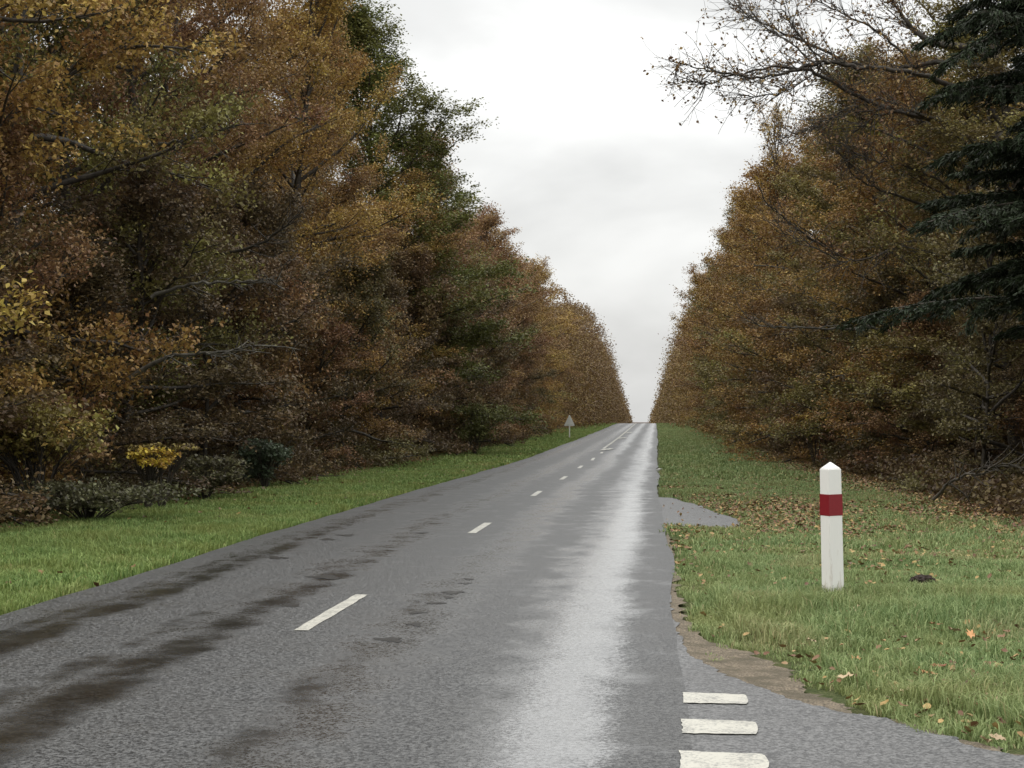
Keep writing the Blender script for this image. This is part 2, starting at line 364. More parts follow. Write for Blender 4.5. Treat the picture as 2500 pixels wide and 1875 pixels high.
for i, (px, py, w_, h_) in enumerate([(1104, 1447, 52, 8), (1094, 1459, 22, 5), (1063, 1473, 45, 5), (1020, 1496, 40, 6), (1011, 1525, 35, 8), (953, 1562, 65, 11), (1136, 1425, 25, 4), (1145, 1414, 22, 4), (678, 1362, 45, 6), (798, 1317, 35, 5), (794, 1409, 70, 9), (711, 1479, 40, 7), (845, 1307, 40, 4), (1030, 1301, 30, 3)]):
    rr = np.random.default_rng(600+i); a0 = np.linspace(0, 2*math.pi, 26, endpoint=False); rd = .5*(1+.3*rr.normal(size=26)*.6+.25*np.sin(a0*3+i)); sh = rr.uniform(-.4, .5)
    pts_ = [gnd(px+w_*math.cos(q)*k_, py-h_*math.sin(q)*k_-sh*h_*math.cos(q)*k_) for q, k_ in zip(a0, rd)]
    wo = poly_obj('damp_patch', pts_, .0255, M_wet); tag(wo, kind='structure')
noblade = [(-.2, float(gline[0][1]))]+[tuple(q) for q in gline]+[(14, float(gline[-1][1])), (14, -38), (-.2, -38)]
# paved lay-by patch beside the road
patch_px = [(1590, 1212), (1640, 1215), (1700, 1233), (1760, 1254), (1806, 1272), (1795, 1288), (1740, 1288), (1650, 1283), (1595, 1288)]
patch = smooth_line([gnd(*q) for q in patch_px], 12); patch = patch+rng.normal(0, .018, patch.shape)+(np.stack([noise2(patch[:, 0], patch[:, 1], .3, 37)-.5, noise2(patch[:, 0], patch[:, 1], .4, 38)-.5], 1)*np.array([.1, .5]))
po = poly_obj('paved_patch', [tuple(q) for q in patch], .018, M_side); tag(po, kind='structure')
patch_l = [tuple(q) for q in patch]

# ------------------------------------------------------------------ painted markings
def quad_mark(name, x0, x1, y0, y1, z, lab, group, worn=.02, seed=0, cat='road marking'):
    rr = np.random.default_rng(seed+100); n = max(2, int((y1-y0)/.12)); pts = []
    ys = np.linspace(y0, y1, n); xo = xs(ys)
    for y, a in zip(ys, xo): pts.append((x1+a+rr.uniform(-worn, worn), y))
    for xq in np.linspace(x1, x0, 4)[1:-1]: pts.append((xq+xo[-1], y1+rr.uniform(-worn, worn)))
    for y, a in zip(ys[::-1], xo[::-1]): pts.append((x0+a+rr.uniform(-worn, worn), y))
    for xq in np.linspace(x0, x1, 4)[1:-1]: pts.append((xq+xo[0], y0+rr.uniform(-worn, worn)))
    ob = poly_obj(name, pts, z, M_paint)
    return tag(ob, lab, cat, group)
ordn = ['nearest and largest', 'second', 'third', 'fourth', 'fifth', 'sixth', 'seventh']
for i, (pn, pf) in enumerate([((734, 1541), (883, 1453)), ((1151, 1302), (1192, 1277)), ((1301, 1211), (1319, 1199)), ((1370, 1171), (1382, 1163)), ((1413, 1143), (1421, 1137)), ((1445, 1124), (1450, 1118)), ((1467, 1107), (1471, 1103.5))]):
    a = gnd(*pn); b = gnd(*pf); wd = .062
    b = (a[0]*.0+b[0], b[1])
    cx0, cx1 = a[0], b[0]; n = 14; pts = []; rr = np.random.default_rng(i)
    tt = np.linspace(0, 1, n)
    for s_ in tt: pts.append((cx0+(cx1-cx0)*s_+wd+rr.uniform(-.006, .006), a[1]+(b[1]-a[1])*s_))
    for s_ in tt[::-1]: pts.append((cx0+(cx1-cx0)*s_-wd+rr.uniform(-.006, .006), a[1]+(b[1]-a[1])*s_))
    ob = poly_obj('lane_dash', pts, .027, M_paint)
    tag(ob, ('nearest and largest white dash of the centre line on wet road' if i == 0 else f'{ordn[i]} white centre line dash counted from the camera'), 'road marking', 'white dashes of the centre line')
# closer dashes towards the crest, read as one line
y = 88.5; k = 0
ycs = []
while y < 250:
    ycs.append(y); y += 4.0
bm = bmesh.new()
for yc in ycs:
    for a0 in (0,):
        q = [(-2.88-.075, yc), (-2.88+.075, yc), (-2.88+.075, yc+3.3), (-2.88-.075, yc+3.3)]
        bm.faces.new([bm.verts.new((x+float(xs(yy)), yy, float(zg(yy))+.045)) for x, yy in q])
me = bpy.data.meshes.new('centre_line'); bm.to_mesh(me); bm.free()
tag(link('centre_line', me, M_paint), 'long white closely dashed centre line climbing to the crest', 'road marking')
for i, (px0, px1, pyy) in enumerate([(1463, 1498, 1098), (1506, 1532, 1070), (1526, 1545, 1057)]):
    a = gnd(px0, pyy); b = gnd(px1, pyy); Yc = a[1]; x0, x1 = a[0], b[0]
    # curved warning arrow lying on the centre line, bent back to the right lane
    W = x1-x0
    pts = [(x0+.1*W, Yc-2.4), (x0+.45*W, Yc-2.2), (x0+.60*W, Yc-.2), (x0+.62*W, Yc-1.3), (x1, Yc+1.0), (x0+.62*W, Yc+2.6), (x0+.60*W, Yc+1.5), (x0+.25*W, Yc+1.2)]
    ob = poly_obj('lane_arrow', pts, .050, M_paint)
    tag(ob, ['nearest white lane arrow crossing the start of the long centre line', 'middle white arrow crossing the long centre line', 'farthest white arrow crossing the centre line below the crest'][i], 'road marking', 'white arrows on the centre line')
# give way bars at the side road mouth
bars = [((1668, 1690), (1822, 1722)), ((1664, 1755), (1846, 1795)), ((1660, 1835), (1872, 1884))]
for i, (a, b) in enumerate(bars):
    x0, y1 = gnd(*a); x1, y0 = gnd(*b); x1 = gnd(b[0], b[1])[0]; x0 = gnd(a[0], b[1])[0]
    rr = np.random.default_rng(40+i); pts = []
    for s_ in np.linspace(0, 1, 12): pts.append((x0+(x1-x0)*s_, y0+.02*rr.random()))
    for s_ in np.linspace(0, 1, 6)[1:-1]: pts.append((x1+.03*math.sin(s_*math.pi)*.6+.008*rr.random(), y0+(y1-y0)*s_))
    for s_ in np.linspace(1, 0, 12): pts.append((x0+(x1-x0)*s_, y1-.05*s_-.02*rr.random()))
    for s_ in np.linspace(1, 0, 10)[1:-1]: pts.append((x0+.012*rr.random(), y0+(y1-y0)*s_))
    ob = poly_obj('give_way_bar', pts, .0265, M_paint)
    tag(ob, ['farthest and smallest of the white give way bars at the side road', 'middle white give way bar at the side road mouth', 'nearest white give way bar, cracked and cut by the bottom of the photo'][i], 'road marking', 'white give way bars')

# ------------------------------------------------------------------ grass blades
def blades(name, x0, x1, y0, y1, dens, hgt, wid, seed, lab):
    r = np.random.default_rng(seed); n = int((x1-x0)*(y1-y0)*dens)
    y = r.uniform(y0, y1, n); x = r.uniform(x0, x1, n)+xs(y)
    # clumpiness
    cl = noise2(x, y, .35, 71)*.6+noise2(x, y, 1.4, 72)*.6
    keep = r.random(n) < np.clip(cl*1.5-.05, .12, 1)
    xr = x-xs(y)
    if x0 > -3:
        jx = .22*(noise2(x, y, .16, 91)-.5)+.2*(noise2(x, y, .5, 92)-.5)-.06; onedge = in_poly(x+jx, y+jx, noblade); tuft = (noise2(x, y, .13, 93)+.5*noise2(x, y, .6, 94) > 1.12) & ~in_poly(x, y, side_poly) & (x > .35); keep &= ~onedge | tuft; keep &= ~in_poly(x, y, patch_l)
        keep &= xr > .02+.10*noise2(y, y*0, .5, 51)
        wood = np.clip((xr-(RT-1.6))/1.8, 0, 1)
        pat = np.exp(-(((xr-1.9)/1.7)**2+((y-30)/7.5)**2))*.8
    else:
        keep &= xr < RL-.02-.10*noise2(y, y*0, .5, 53)
        wood = np.clip((LT+1.5-xr)/1.6, 0, 1); pat = 0*x
    keep &= r.random(n) > wood*.85+pat*.35
    x, y, xr, cl = x[keep], y[keep], xr[keep], cl[keep]
    wood = (wood+pat)[keep]; n = len(x)
    lowe = np.where(in_poly(x-.3, y-.3, noblade), .5, 1.) if x0 > -3 else 1.
    tall = noise2(x, y, 2.5, 61)*.7+noise2(x, y, .5, 62)*.6
    h = hgt*(.45+.9*r.random(n))*(.3+1.15*tall)*(1-.35*np.clip(wood, 0, 1))*lowe; wd = wid*(.6+.8*r.random(n))
    az = r.uniform(0, 2*math.pi, n); lean = h*(.15+.75*r.random(n)); la = az+r.normal(0, .8, n)
    z = zg(y)-.03
    sx, sy = np.cos(az+math.pi/2)*wd/2, np.sin(az+math.pi/2)*wd/2
    lx, ly = np.cos(la)*lean, np.sin(la)*lean
    B = np.stack([x, y, z], 1); S = np.stack([sx, sy, 0*sx], 1)
    Mi = B+np.stack([lx*.35, ly*.35, h*.62], 1); T = B+np.stack([lx, ly, h*(.92-.3*lean/h)], 1)
    V = np.stack([B-S, B+S, Mi+S*.8, Mi-S*.8, T], 1).reshape(-1, 3); k = np.arange(n)*5
    Q = np.stack([k, k+1, k+2, k+3], 1); Tr = np.stack([k+3, k+2, k+4], 1)
    rn = np.clip(r.normal(.45, .25, n)+.25*(cl-.6), 0, 1); dry = (r.random(n) < .05+.22*np.clip(wood, 0, 1)).astype(float)*r.random(n)
    dry = np.maximum(dry, np.clip((noise2(x, y, .9, 81)-.72)*3, 0, .6)*r.random(n))
    me = np_mesh(name, V, [Q, Tr], attrs={'rnd': np.concatenate([rn, rn]), 'dry': np.concatenate([dry, dry])})
    ob = link(name, me, M_grass); ob.color = (1.12, 1.13, 1.15, 1) if x0 > -3 else (.98, 1.06, .80, 1); tag(ob, lab, 'grass', kind='stuff'); return ob
blades('grass', -.1, 7.2, 7, 20, 4200, .15, .008, 1, 'near short green grass on the right verge around the white post')
blades('grass', -.1, 6.6, 20, 45, 1500, .115, .014, 2, 'green grass with fallen leaves on the right verge beyond the post')
blades('grass', -.1, 6.2, 45, 240, 150, .12, .04, 3, 'distant dull green grass on the right verge up to the crest')
blades('grass', -11.4, -5.5, 12, 30, 2300, .135, .0105, 4, 'near bright green grass on the left verge')
blades('grass', -11.2, -5.5, 30, 60, 900, .105, .018, 5, 'green grass on the left verge in the middle distance')
blades('grass', -11.2, -5.5, 60, 250, 130, .12, .045, 6, 'distant green grass on the left verge around the triangular sign')

# ------------------------------------------------------------------ fallen leaves
def oak_leaf_mesh(name, seed, s=.1):
    r = np.random.default_rng(seed); n = 22; a = np.linspace(0, 2*math.pi, n, endpoint=False)
    rad = (.5+.13*np.cos(a*7+.4))*(1+.1*r.normal(size=n)); X = np.cos(a)*rad*1.0; Yv = np.sin(a)*rad*.62
    Z = .18*np.abs(Yv)+.12*X**2+.06*r.normal(size=n)
    V = np.vstack([[0, 0, 0], np.stack([X, Yv, Z], 1)])*s
    Fc = np.array([[0, i+1, (i+1) % n+1] for i in range(n)])
    return np_mesh(name, V, Fc, attrs={'rnd': np.full(n, r.random())})
def litter(name, x, y, sz, seed, lab, col, lift=.05):
    r = np.random.default_rng(seed); n = len(x); k = 8
    a = np.linspace(0, 2*math.pi, k, endpoint=False)[None]+r.uniform(0, 1, (n, 1))
    rad = (.34+.2*r.random((n, k))); nr = r.normal(size=(n, 3))*.45; nr[:, 2] = 1; nr /= np.linalg.norm(nr, axis=1)[:, None]
    u = np.cross(nr, np.array([0, 1., 0])); u /= np.linalg.norm(u, axis=1)[:, None]; v = np.cross(nr, u)
    s = sz*(.55+.8*r.random(n)); ro = r.uniform(0, math.pi, (n, 1)); ca = np.cos(a)*rad; sa = np.sin(a)*rad*.65
    X = ca*np.cos(ro)-sa*np.sin(ro); Yy = ca*np.sin(ro)+sa*np.cos(ro)
    P = np.stack([x, y, zg(y)+lift*(.4+r.random(n))], 1)
    V = P[:, None]+(u[:, None]*X[..., None]+v[:, None]*Yy[..., None])*s[:, None, None]
    V = V+nr[:, None]*((r.random((n, k))-.3)*.22)[..., None]*s[:, None, None]
    cen = P-nr*.02*s[:, None]*4
    V = np.concatenate([cen[:, None], V], 1).reshape(-1, 3); b = (np.arange(n)*(k+1))[:, None]; j = np.arange(k)[None]
    Fc = np.stack([b+0*j, b+1+j, b+1+(j+1) % k], -1).reshape(-1, 3)
    me = np_mesh(name, V, Fc, attrs={'rnd': np.repeat(r.random(n), k)})
    ob = link(name, me, M_litter); ob.color = (*col, 1); tag(ob, lab, 'fallen leaves', kind='stuff'); return ob
r = np.random.default_rng(5)
def scat(n, fx, fy): return fx(n), fy(n)
# right verge: brown drift in the middle of the verge and along the wood
n = 9500; x = np.abs(r.normal(2.4, 1.8, n))+.1; y = r.normal(31, 7, n); k = (x < 7) & (y > 17); x, y = x[k], y[k]
x2 = RT-np.abs(r.normal(0, 1.0, 19000))+.9; y2 = r.uniform(18, 110, 19000); k = r.random(19000) < .5+.5*noise2(x2, y2, 3, 4); x2, y2 = x2[k], y2[k]
x3 = r.uniform(.3, 7, 2600); y3 = 9+51*r.random(2600)**1.5; k = r.random(2600) < .15+1.2*(noise2(x3, y3, 1.1, 6)-.3); x3, y3 = x3[k], y3[k]
cl_ = [(gnd(px, py), sx, nn_) for px, py, sx, nn_ in ((2380, 1710, .30, 60), (2440, 1740, .25, 40), (2300, 1640, .35, 40), (2330, 1560, .5, 40), (2060, 1600, .45, 30), (2260, 1740, .35, 30), (2470, 1650, .4, 40), (1975, 1640, .3, 18), (2130, 1500, .6, 30))]
x4 = np.concatenate([r.normal(c_[0], sx, nn_) for c_, sx, nn_ in cl_]); y4 = np.concatenate([r.normal(c_[1], sx*1.2, nn_) for c_, sx, nn_ in cl_])
x = np.concatenate([x, x2, x3, x4]); y = np.concatenate([y, y2, y3, y4])
k = ~in_poly(x, y, noblade) & ~(in_poly(x, y, patch_l) & (r.random(len(x)) > .03)); x, y = x[k], y[k]
litter('leaf_litter', x, y, .068, 11, 'brown fallen leaves scattered over the right verge and along its wood', (.26, .15, .07))
n = 8000; x = LT+np.abs(r.normal(0, .8, n))-.9; y = r.uniform(18, 130, n); x3 = r.uniform(LT, RL, 500); y3 = r.uniform(14, 90, 500)
litter('leaf_litter', np.concatenate([x, x3]), np.concatenate([y, y3]), .085, 12, 'brown fallen leaves along the foot of the left wood', (.22, .125, .055))
# the big curled leaves one can tell apart at the bottom right
protos = [oak_leaf_mesh('fallen_leaf', s, .10) for s in (1, 2, 3)]
bigl = [(2395, 1700, 'curled tan'), (2425, 1725, 'pale tan'), (2440, 1688, 'upright brown'), (2350, 1688, 'dark brown'), (2300, 1692, 'flat cream'), (2265, 1658, 'orange brown'), (2290, 1640, 'rusty'), (2445, 1742, 'orange tan'), (2370, 1560, 'orange'), (2330, 1548, 'cream'), (2285, 1535, 'russet'), (2090, 1495, 'buff'), (1980, 1575, 'tan'), (2090, 1620, 'orange'), (2405, 1808, 'pale cream'), (2435, 1806, 'whitish'), (2063, 1665, 'light brown'), (2225, 1512, 'deep red brown'), (2390, 1712, 'beige'), (2215, 1700, 'small pale')]
pos_w = {0: 'in the cluster at the bottom right corner of the verge', 1: 'on the grass to the right of the white post', 2: 'on the grass below the white post', 3: 'on the asphalt edge near the bottom right corner'}
for i, (px, py, c_) in enumerate(bigl):
    gx, gy = gnd(px, py+6); ob = link('fallen_leaf', protos[i % 3], M_litter)
    ob.location = (gx, gy, float(zg(gy))+(.075 if py < 1790 else .04)); ob.rotation_euler = (random.uniform(-.5, .5), random.uniform(-.5, .5), random.uniform(0, 6))
    ob.color = {'dark brown': (.10, .05, .03), 'deep red brown': (.09, .03, .02), 'rusty': (.28, .11, .05), 'russet': (.26, .11, .06), 'orange': (.42, .19, .09), 'orange brown': (.32, .15, .07), 'orange tan': (.45, .25, .13)}.get(c_, (.40, .29, .18))+(1,)
    wh = pos_w[3 if py > 1790 else 0 if px > 2200 and py > 1630 else 1 if px > 2200 else 2]
    tag(ob, f'{c_} oak leaf lying {wh}', 'leaf', 'large fallen leaves on the right verge')

# ------------------------------------------------------------------ marker post
gx, gy = gnd(2034, 1457); post = empty('marker_post', (gx, gy, float(zg(gy))-.0), math.radians(28))
PXM = gy/math.cos(0)/F*1.0
hp = 331*PXM; wp = .148
def box_mesh(name, w0, w1, z0, z1, bev=.006, pyr=0):
    bm = bmesh.new()
    a = [bm.verts.new((sx*w0, sy*w0, z0)) for sx, sy in ((-1, -1), (1, -1), (1, 1), (-1, 1))]
    b = [bm.verts.new((sx*w1, sy*w1, z1)) for sx, sy in ((-1, -1), (1, -1), (1, 1), (-1, 1))]
    for i in range(4): bm.faces.new((a[i], a[(i+1) % 4], b[(i+1) % 4], b[i]))
    bm.faces.new(a[::-1])
    if pyr:
        tp = bm.verts.new((0, 0, z1+pyr))
        for i in range(4): bm.faces.new((b[i], b[(i+1) % 4], tp))
    else: bm.faces.new(b)
    if bev: bmesh.ops.bevel(bm, geom=bm.edges[:], offset=bev, segments=2, affect='EDGES')
    me = bpy.data.meshes.new(name); bm.to_mesh(me); bm.free(); return me
hw = wp/2
link('shaft', box_mesh('shaft', hw*1.05, hw, -.12, hp*.945, .006, hp*.055), M_white, post)
bnd = link('band', box_mesh('band', hw*1.0+.0045, hw*1.0+.0035, hp*.607, hp*.762, .002), M_red, post); bnd['label'] = 'dark red band'
post.rotation_euler = (0, math.radians(-1.2), math.radians(28))
tag(post, 'white square wooden post with red band and pointed top on the right verge', 'marker post')

def ring_tuft(cx, cy, r0, r1, n, h0, seed):
    r = np.random.default_rng(seed); a = r.uniform(0, 6.283, n); q = r.uniform(r0, r1, n); x = cx+np.cos(a)*q; y = cy+np.sin(a)*q; B = np.stack([x, y, np.full(n, -.02)], 1)
    az = r.uniform(0, 6.283, n); h = h0*(.5+.8*r.random(n)); S = np.stack([np.cos(az), np.sin(az), 0*az], 1)*.0045; Ln = np.stack([np.cos(az+1.57), np.sin(az+1.57), 0*az], 1)*(h*r.uniform(.1, .6, n))[:, None]
    Mi = B+Ln*.35+np.stack([0*h, 0*h, h*.6], 1); T_ = B+Ln+np.stack([0*h, 0*h, h], 1); V = np.stack([B-S, B+S, Mi+S*.8, Mi-S*.8, T_], 1).reshape(-1, 3); k = np.arange(n)*5
    return V, np.stack([k, k+1, k+2, k+3], 1), np.stack([k+3, k+2, k+4], 1), r.random(n)
V, Q, Tr, rn = ring_tuft(gx, gy, .10, .24, 700, .13, 3)
ob = link('grass', np_mesh('grass', V, [Q, Tr], attrs={'rnd': np.concatenate([rn, rn]), 'dry': np.concatenate([rn*.5, rn*.5])}), M_grass); tag(ob, 'longer grass growing round the foot of the white post', 'grass', kind='stuff')
# dark clump of earth right of the post
gx, gy = gnd(2252, 1425); bm = bmesh.new(); bmesh.ops.create_icosphere(bm, subdivisions=4, radius=1)
for v in bm.verts:
    f = 1+.35*(float(noise2(np.array([v.co.x*3+9]), np.array([v.co.y*3+v.co.z*5+7]), .8, 3)[0])-.5)+.25*(float(noise2(np.array([v.co.x*9+9]), np.array([v.co.y*9+v.co.z*7+7]), .8, 4)[0])-.5)
    v.co = Vector((v.co.x*.13*f, v.co.y*.10*f, v.co.z*.085*f+.03))
me = bpy.data.meshes.new('earth_clump'); bm.to_mesh(me); bm.free(); ob = link('earth_clump', me, M_soil); ob.location = (gx, gy, 0)
tag(ob, 'small dark clump of earth in the grass right of the white post', 'earth clump')
# pale broken edging stone by the road
gx, gy = gnd(1609, 1150); bm = bmesh.new(); bmesh.ops.create_cube(bm, size=1); bmesh.ops.bevel(bm, geom=bm.edges[:], offset=.12, segments=2, affect='EDGES')
for v in bm.verts: v.co = Vector((v.co.x*.13*(1+.3*v.co.y), v.co.y*.9, v.co.z*.10+.05))
me = bpy.data.meshes.new('edge_stone'); bm.to_mesh(me); bm.free(); ob = link('edge_stone', me, M_stone); ob.location = (gx, gy, float(zg(gy))); ob.rotation_euler = (0, 0, -.1)
tag(ob, 'small pale stone at the right edge of the road beyond the paved patch', 'stone')

# ------------------------------------------------------------------ triangular sign seen from behind
SY = 121.; g0 = atY(1390.5, 1072, SY); sg = empty('road_sign', (g0[0], SY, float(zg(SY))), math.radians(4)); m_ = SY/F
top_z = atY(1390, 1014, SY)[2]-float(zg(SY)); bot_z = atY(1390, 1039, SY)[2]-float(zg(SY)); hwid = 12.6*m_
bm = bmesh.new()
for y_ in (0, .018):
    pass
def rtri(z0, z1, hw_, y0, y1, name, rad=.05):
    bm = bmesh.new(); cs = [(-hw_, z0), (hw_, z0), (0, z1)]; cen = (0, z0+(z1-z0)/3); pts = []
    for cx, cz in cs:
        dx, dz = cx-cen[0], cz-cen[1]; l = math.hypot(dx, dz); ux, uz = dx/l, dz/l
        ox, oz = cx-ux*rad*2, cz-uz*rad*2; a0 = math.atan2(uz, ux)
        for k in range(-3, 4): pts.append((ox+rad*math.cos(a0+k*math.radians(20)), oz+rad*math.sin(a0+k*math.radians(20))))
    vs = [bm.verts.new((x, y0, z)) for x, z in pts]; f = bm.faces.new(vs)
    e = bmesh.ops.extrude_face_region(bm, geom=[f]); bmesh.ops.translate(bm, verts=[v for v in e['geom'] if isinstance(v, bmesh.types.BMVert)], vec=(0, y1-y0, 0))
    bmesh.ops.recalc_face_normals(bm, faces=bm.faces[:]); me = bpy.data.meshes.new(name); bm.to_mesh(me); bm.free(); return me
def bx(name, x0, x1, y0, y1, z0, z1, mat, parent, bev=.004):
    bm = bmesh.new(); bmesh.ops.create_cube(bm, size=1)
    for v in bm.verts: v.co = Vector(((x0+x1)/2+v.co.x*(x1-x0), (y0+y1)/2+v.co.y*(y1-y0), (z0+z1)/2+v.co.z*(z1-z0)))
    bmesh.ops.bevel(bm, geom=bm.edges[:], offset=bev, segments=1, affect='EDGES')
    me = bpy.data.meshes.new(name); bm.to_mesh(me); bm.free(); return link(name, me, mat, parent)
link('panel', rtri(bot_z-.03, top_z+.06, hwid+.03, .03, .055, 'panel'), M_metal, sg)
bx('post', -.04, .04, -.045, .028, -.3, top_z+.02, M_metal, sg)
bx('bracket', -hwid*.75, hwid*.75, .002, .029, bot_z+.10, bot_z+.14, M_metal, sg)
bx('bracket', -hwid*.42, hwid*.42, .002, .029, bot_z+.36, bot_z+.40, M_metal, sg)
tag(sg, 'grey back of a triangular road sign on a thin post on the left verge', 'road sign')

# ------------------------------------------------------------------ trees
def wob_path(p0, d, length, n, wob, curve, r):
    """path from p0 along d; curve adds a steady turn upward (+) or down (-)"""
    pts = [np.array(p0, float)]; d = np.array(d, float); d /= np.linalg.norm(d); st = length/(n-1)
    for i in range(n-1):
        d = d+r.normal(0, wob, 3); d[2] += curve/(n-1); d /= np.linalg.norm(d); pts.append(pts[-1]+d*st)
    return np.array(pts)
def tree_meshes(name, seed, H=17, R=4.6, base=.06, n_limb=36, n_sub=7, n_tw=5, per=30, leaf=.11, spread=.26, top_bare=0, pw=.75, lowbias=1.0, tw_tubes=True, trunk_r=.2, hole=.0):
    r = np.random.default_rng(seed); T = Tubes(); LP = []
    tr = wob_path((0, 0, -.3), (r.normal(0, .02), r.normal(0, .02), 1), H*.94+.3, 16, .035, .15, r)
    T.add(tr, np.linspace(trunk_r, .03, 16)**1.0, 8)
    hz = np.linspace(0, 1, 16)
    for i in range(n_limb):
        tt = base+(1-base)*((i+.5+r.uniform(-.4, .4))/n_limb)**lowbias; tt = min(tt, .985)
        p0 = np.array([np.interp(tt, hz, tr[:, k]) for k in range(3)])
        az = i*2.39996+r.normal(0, .35)
        prof = math.sqrt(max(.05, 1-((tt-.42)/.62)**2)) if tt > .42 else .90+.25*(tt-.05)
        ln = R*max(.25, prof)*r.uniform(.78, 1.15); el = math.radians(10+62*tt**1.5+r.normal(0, 13))
        d = (math.cos(az)*math.cos(el), math.sin(az)*math.cos(el), math.sin(el))
        lp = wob_path(p0, d, ln, 9, .10, .25-.55*(1-tt), r)
        r0 = .018+.017*ln*(1-tt*.5); T.add(lp, np.linspace(r0, .012, 9), 5)
        for j in range(n_sub):
            s = .22+.78*(j+r.random())/n_sub; k = s*8; a = int(min(k, 7)); f = k-a; q = lp[a]*(1-f)+lp[min(a+1, 8)]*f
            dd = lp[min(a+1, 8)]-lp[a]; dd = dd/np.linalg.norm(dd); side = np.cross(dd, (0, 0, 1)); side /= np.linalg.norm(side)+1e-6
            sg_ = 1 if j % 2 else -1
            sd_ = dd*.8+side*sg_*r.uniform(.5, 1.1)+np.array([0, 0, r.uniform(-.1, .35)])
            sl = ln*r.uniform(.22, .42)*(1.15-.5*s)
            sp = wob_path(q, sd_, sl, 6, .12, r.uniform(-.2, .3), r); T.add(sp, np.linspace(.016, .006, 6), 4)
            bare = r.random() < hole or (top_bare and tt > 1-top_bare and r.random() < .75)
            for m in range(n_tw):
                s2 = .25+.75*(m+r.random())/n_tw; k2 = s2*5; a2 = int(min(k2, 4)); f2 = k2-a2; q2 = sp[a2]*(1-f2)+sp[a2+1]*f2
                td = r.normal(size=3); td[2] *= .45; td = td+(sp[a2+1]-sp[a2])/np.linalg.norm(sp[a2+1]-sp[a2])*.9
                tl = r.uniform(.3, .8)*(spread/.26)
                tp = wob_path(q2, td, tl, 4, .15, 0, r)
                if tw_tubes: T.add(tp, np.linspace(.007, .003, 4), 3)
                npl = max(1, int(per*r.uniform(.3, 1.6)*(.12 if bare else 1)))
                u = r.random(npl)*3; ia = np.minimum(u.astype(int), 2); ff = (u-ia)[:, None]
                pp = tp[ia]*(1-ff)+tp[ia+1]*ff+r.normal(size=(npl, 3))*np.array([spread, spread, spread*.72])*.55
                LP.append(pp)
    P = np.concatenate(LP); P = P[P[:, 2] > .15]
    V, Q = leaf_arrays(P, leaf, r)
    cz = noise2(P[:, 0]+P[:, 2]*.7+50, P[:, 1]+P[:, 2]+50, .8, seed)
    rn = np.clip(r.random(len(P))*.62+cz*.50-.04, 0, 1)
    return T.mesh(name+'_wood'), np_mesh(name+'_leaves', V, Q, attrs={'rnd': rn})

VN = [tree_meshes('near', 100+i, H=17, R=4.6, n_limb=44, n_sub=9, n_tw=6, per=44, leaf=.088, hole=.12) for i in range(5)]
VB = [tree_meshes('big', 120+i, H=17, R=4.7, n_limb=42, n_sub=8, n_tw=6, per=38, leaf=.10, spread=.27, hole=.05, base=.04) for i in range(3)]   # larger leaves, nearest
VF = [tree_meshes('far', 140+i, H=17, R=4.6, n_limb=40, n_sub=8, n_tw=5, per=32, leaf=.125, spread=.32, tw_tubes=False, hole=.14) for i in range(4)]
VO = [tree_meshes('oak', 160, H=22.5, R=5.0, n_limb=66, n_sub=9, n_tw=6, per=44, leaf=.12, spread=.34, base=.12, hole=.03, trunk_r=.3)]
VS = [tree_meshes('sparse', 170+i, H=17, R=4.2, n_limb=32, n_sub=7, n_tw=5, per=9, leaf=.12, spread=.28, base=.3, hole=.3) for i in range(2)]
VU = [tree_meshes('low', 180+i, H=6.5, R=2.7, n_limb=30, n_sub=6, n_tw=5, per=34, leaf=.085, spread=.20, base=.02, hole=.03, trunk_r=.06) for i in range(4)]
for wv, lv in VN+VB+VF+VO+VS+VU: wv.materials.append(M_bark); lv.materials.append(M_leaf)

def tree(x, y, H, R, var, col, lab, group=None, name='tree', rz=None, cat='tree'):
    e = empty(name, (x+float(xs(y)), y, float(zg(y))-.05), random.uniform(0, 6.28) if rz is None else rz)
    wv, lv = var
    a = link('trunk', wv, None, e); b = link('crown', lv, None, e)
    b.color = (*col, 1); e.scale = (R/4.6, R/4.6, H/17)
    tag(e, lab, cat, group); return e
ords = ['first', 'second', 'third', 'fourth', 'fifth', 'sixth', 'seventh', 'eighth', 'ninth', 'tenth', 'eleventh', 'twelfth', 'thirteenth', 'fourteenth', 'fifteenth', 'sixteenth', 'seventeenth', 'eighteenth', 'nineteenth', 'twentieth']
GOLD = (.44, .33, .085); OCH = (.34, .215, .070); BRN = (.27, .165, .068); RUS = (.26, .148, .072); OLV = (.235, .205, .068); GRN = (.19, .175, .06); ORG = (.39, .25, .08)
colname = {GOLD: 'golden yellow', OCH: 'ochre', BRN: 'brown', RUS: 'russet', OLV: 'olive brown', GRN: 'dark green', ORG: 'orange brown'}
# left side, front row, from near to far
left = [(20.5, -14.5, GOLD, VB, 18, 4.6), (25.5, -13.6, ORG, VB, 18, 4.4), (29.5, -13.4, OCH, VB, 19, 4.4), (34, -13.8, OLV, VB, 19, 4.6), (39, -14.4, GRN, VN, 19, 4.2), (42.5, -13.4, RUS, VN, 18.5, 4.3), (47, -14.3, BRN, VN, 19.5, 4.6), (52.5, -14.4, OCH, VN, 19, 4.8), (58, -14.0, OCH, VN, 18.5, 4.6), (64, -14.4, BRN, VN, 17.2, 4.5), (70, -14.8, OCH, VN, 15.6, 4.6)]
k = 0
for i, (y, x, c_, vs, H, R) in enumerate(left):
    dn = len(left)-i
    tree(x, y, H, R, vs[i % len(vs)], (c_[0]*1.14, c_[1]*1.14, c_[2]*1.12), f'{colname[c_]} tree at the left wood edge, {ords[dn-1]} one nearer than the green topped oak', 'trees along the left wood edge')
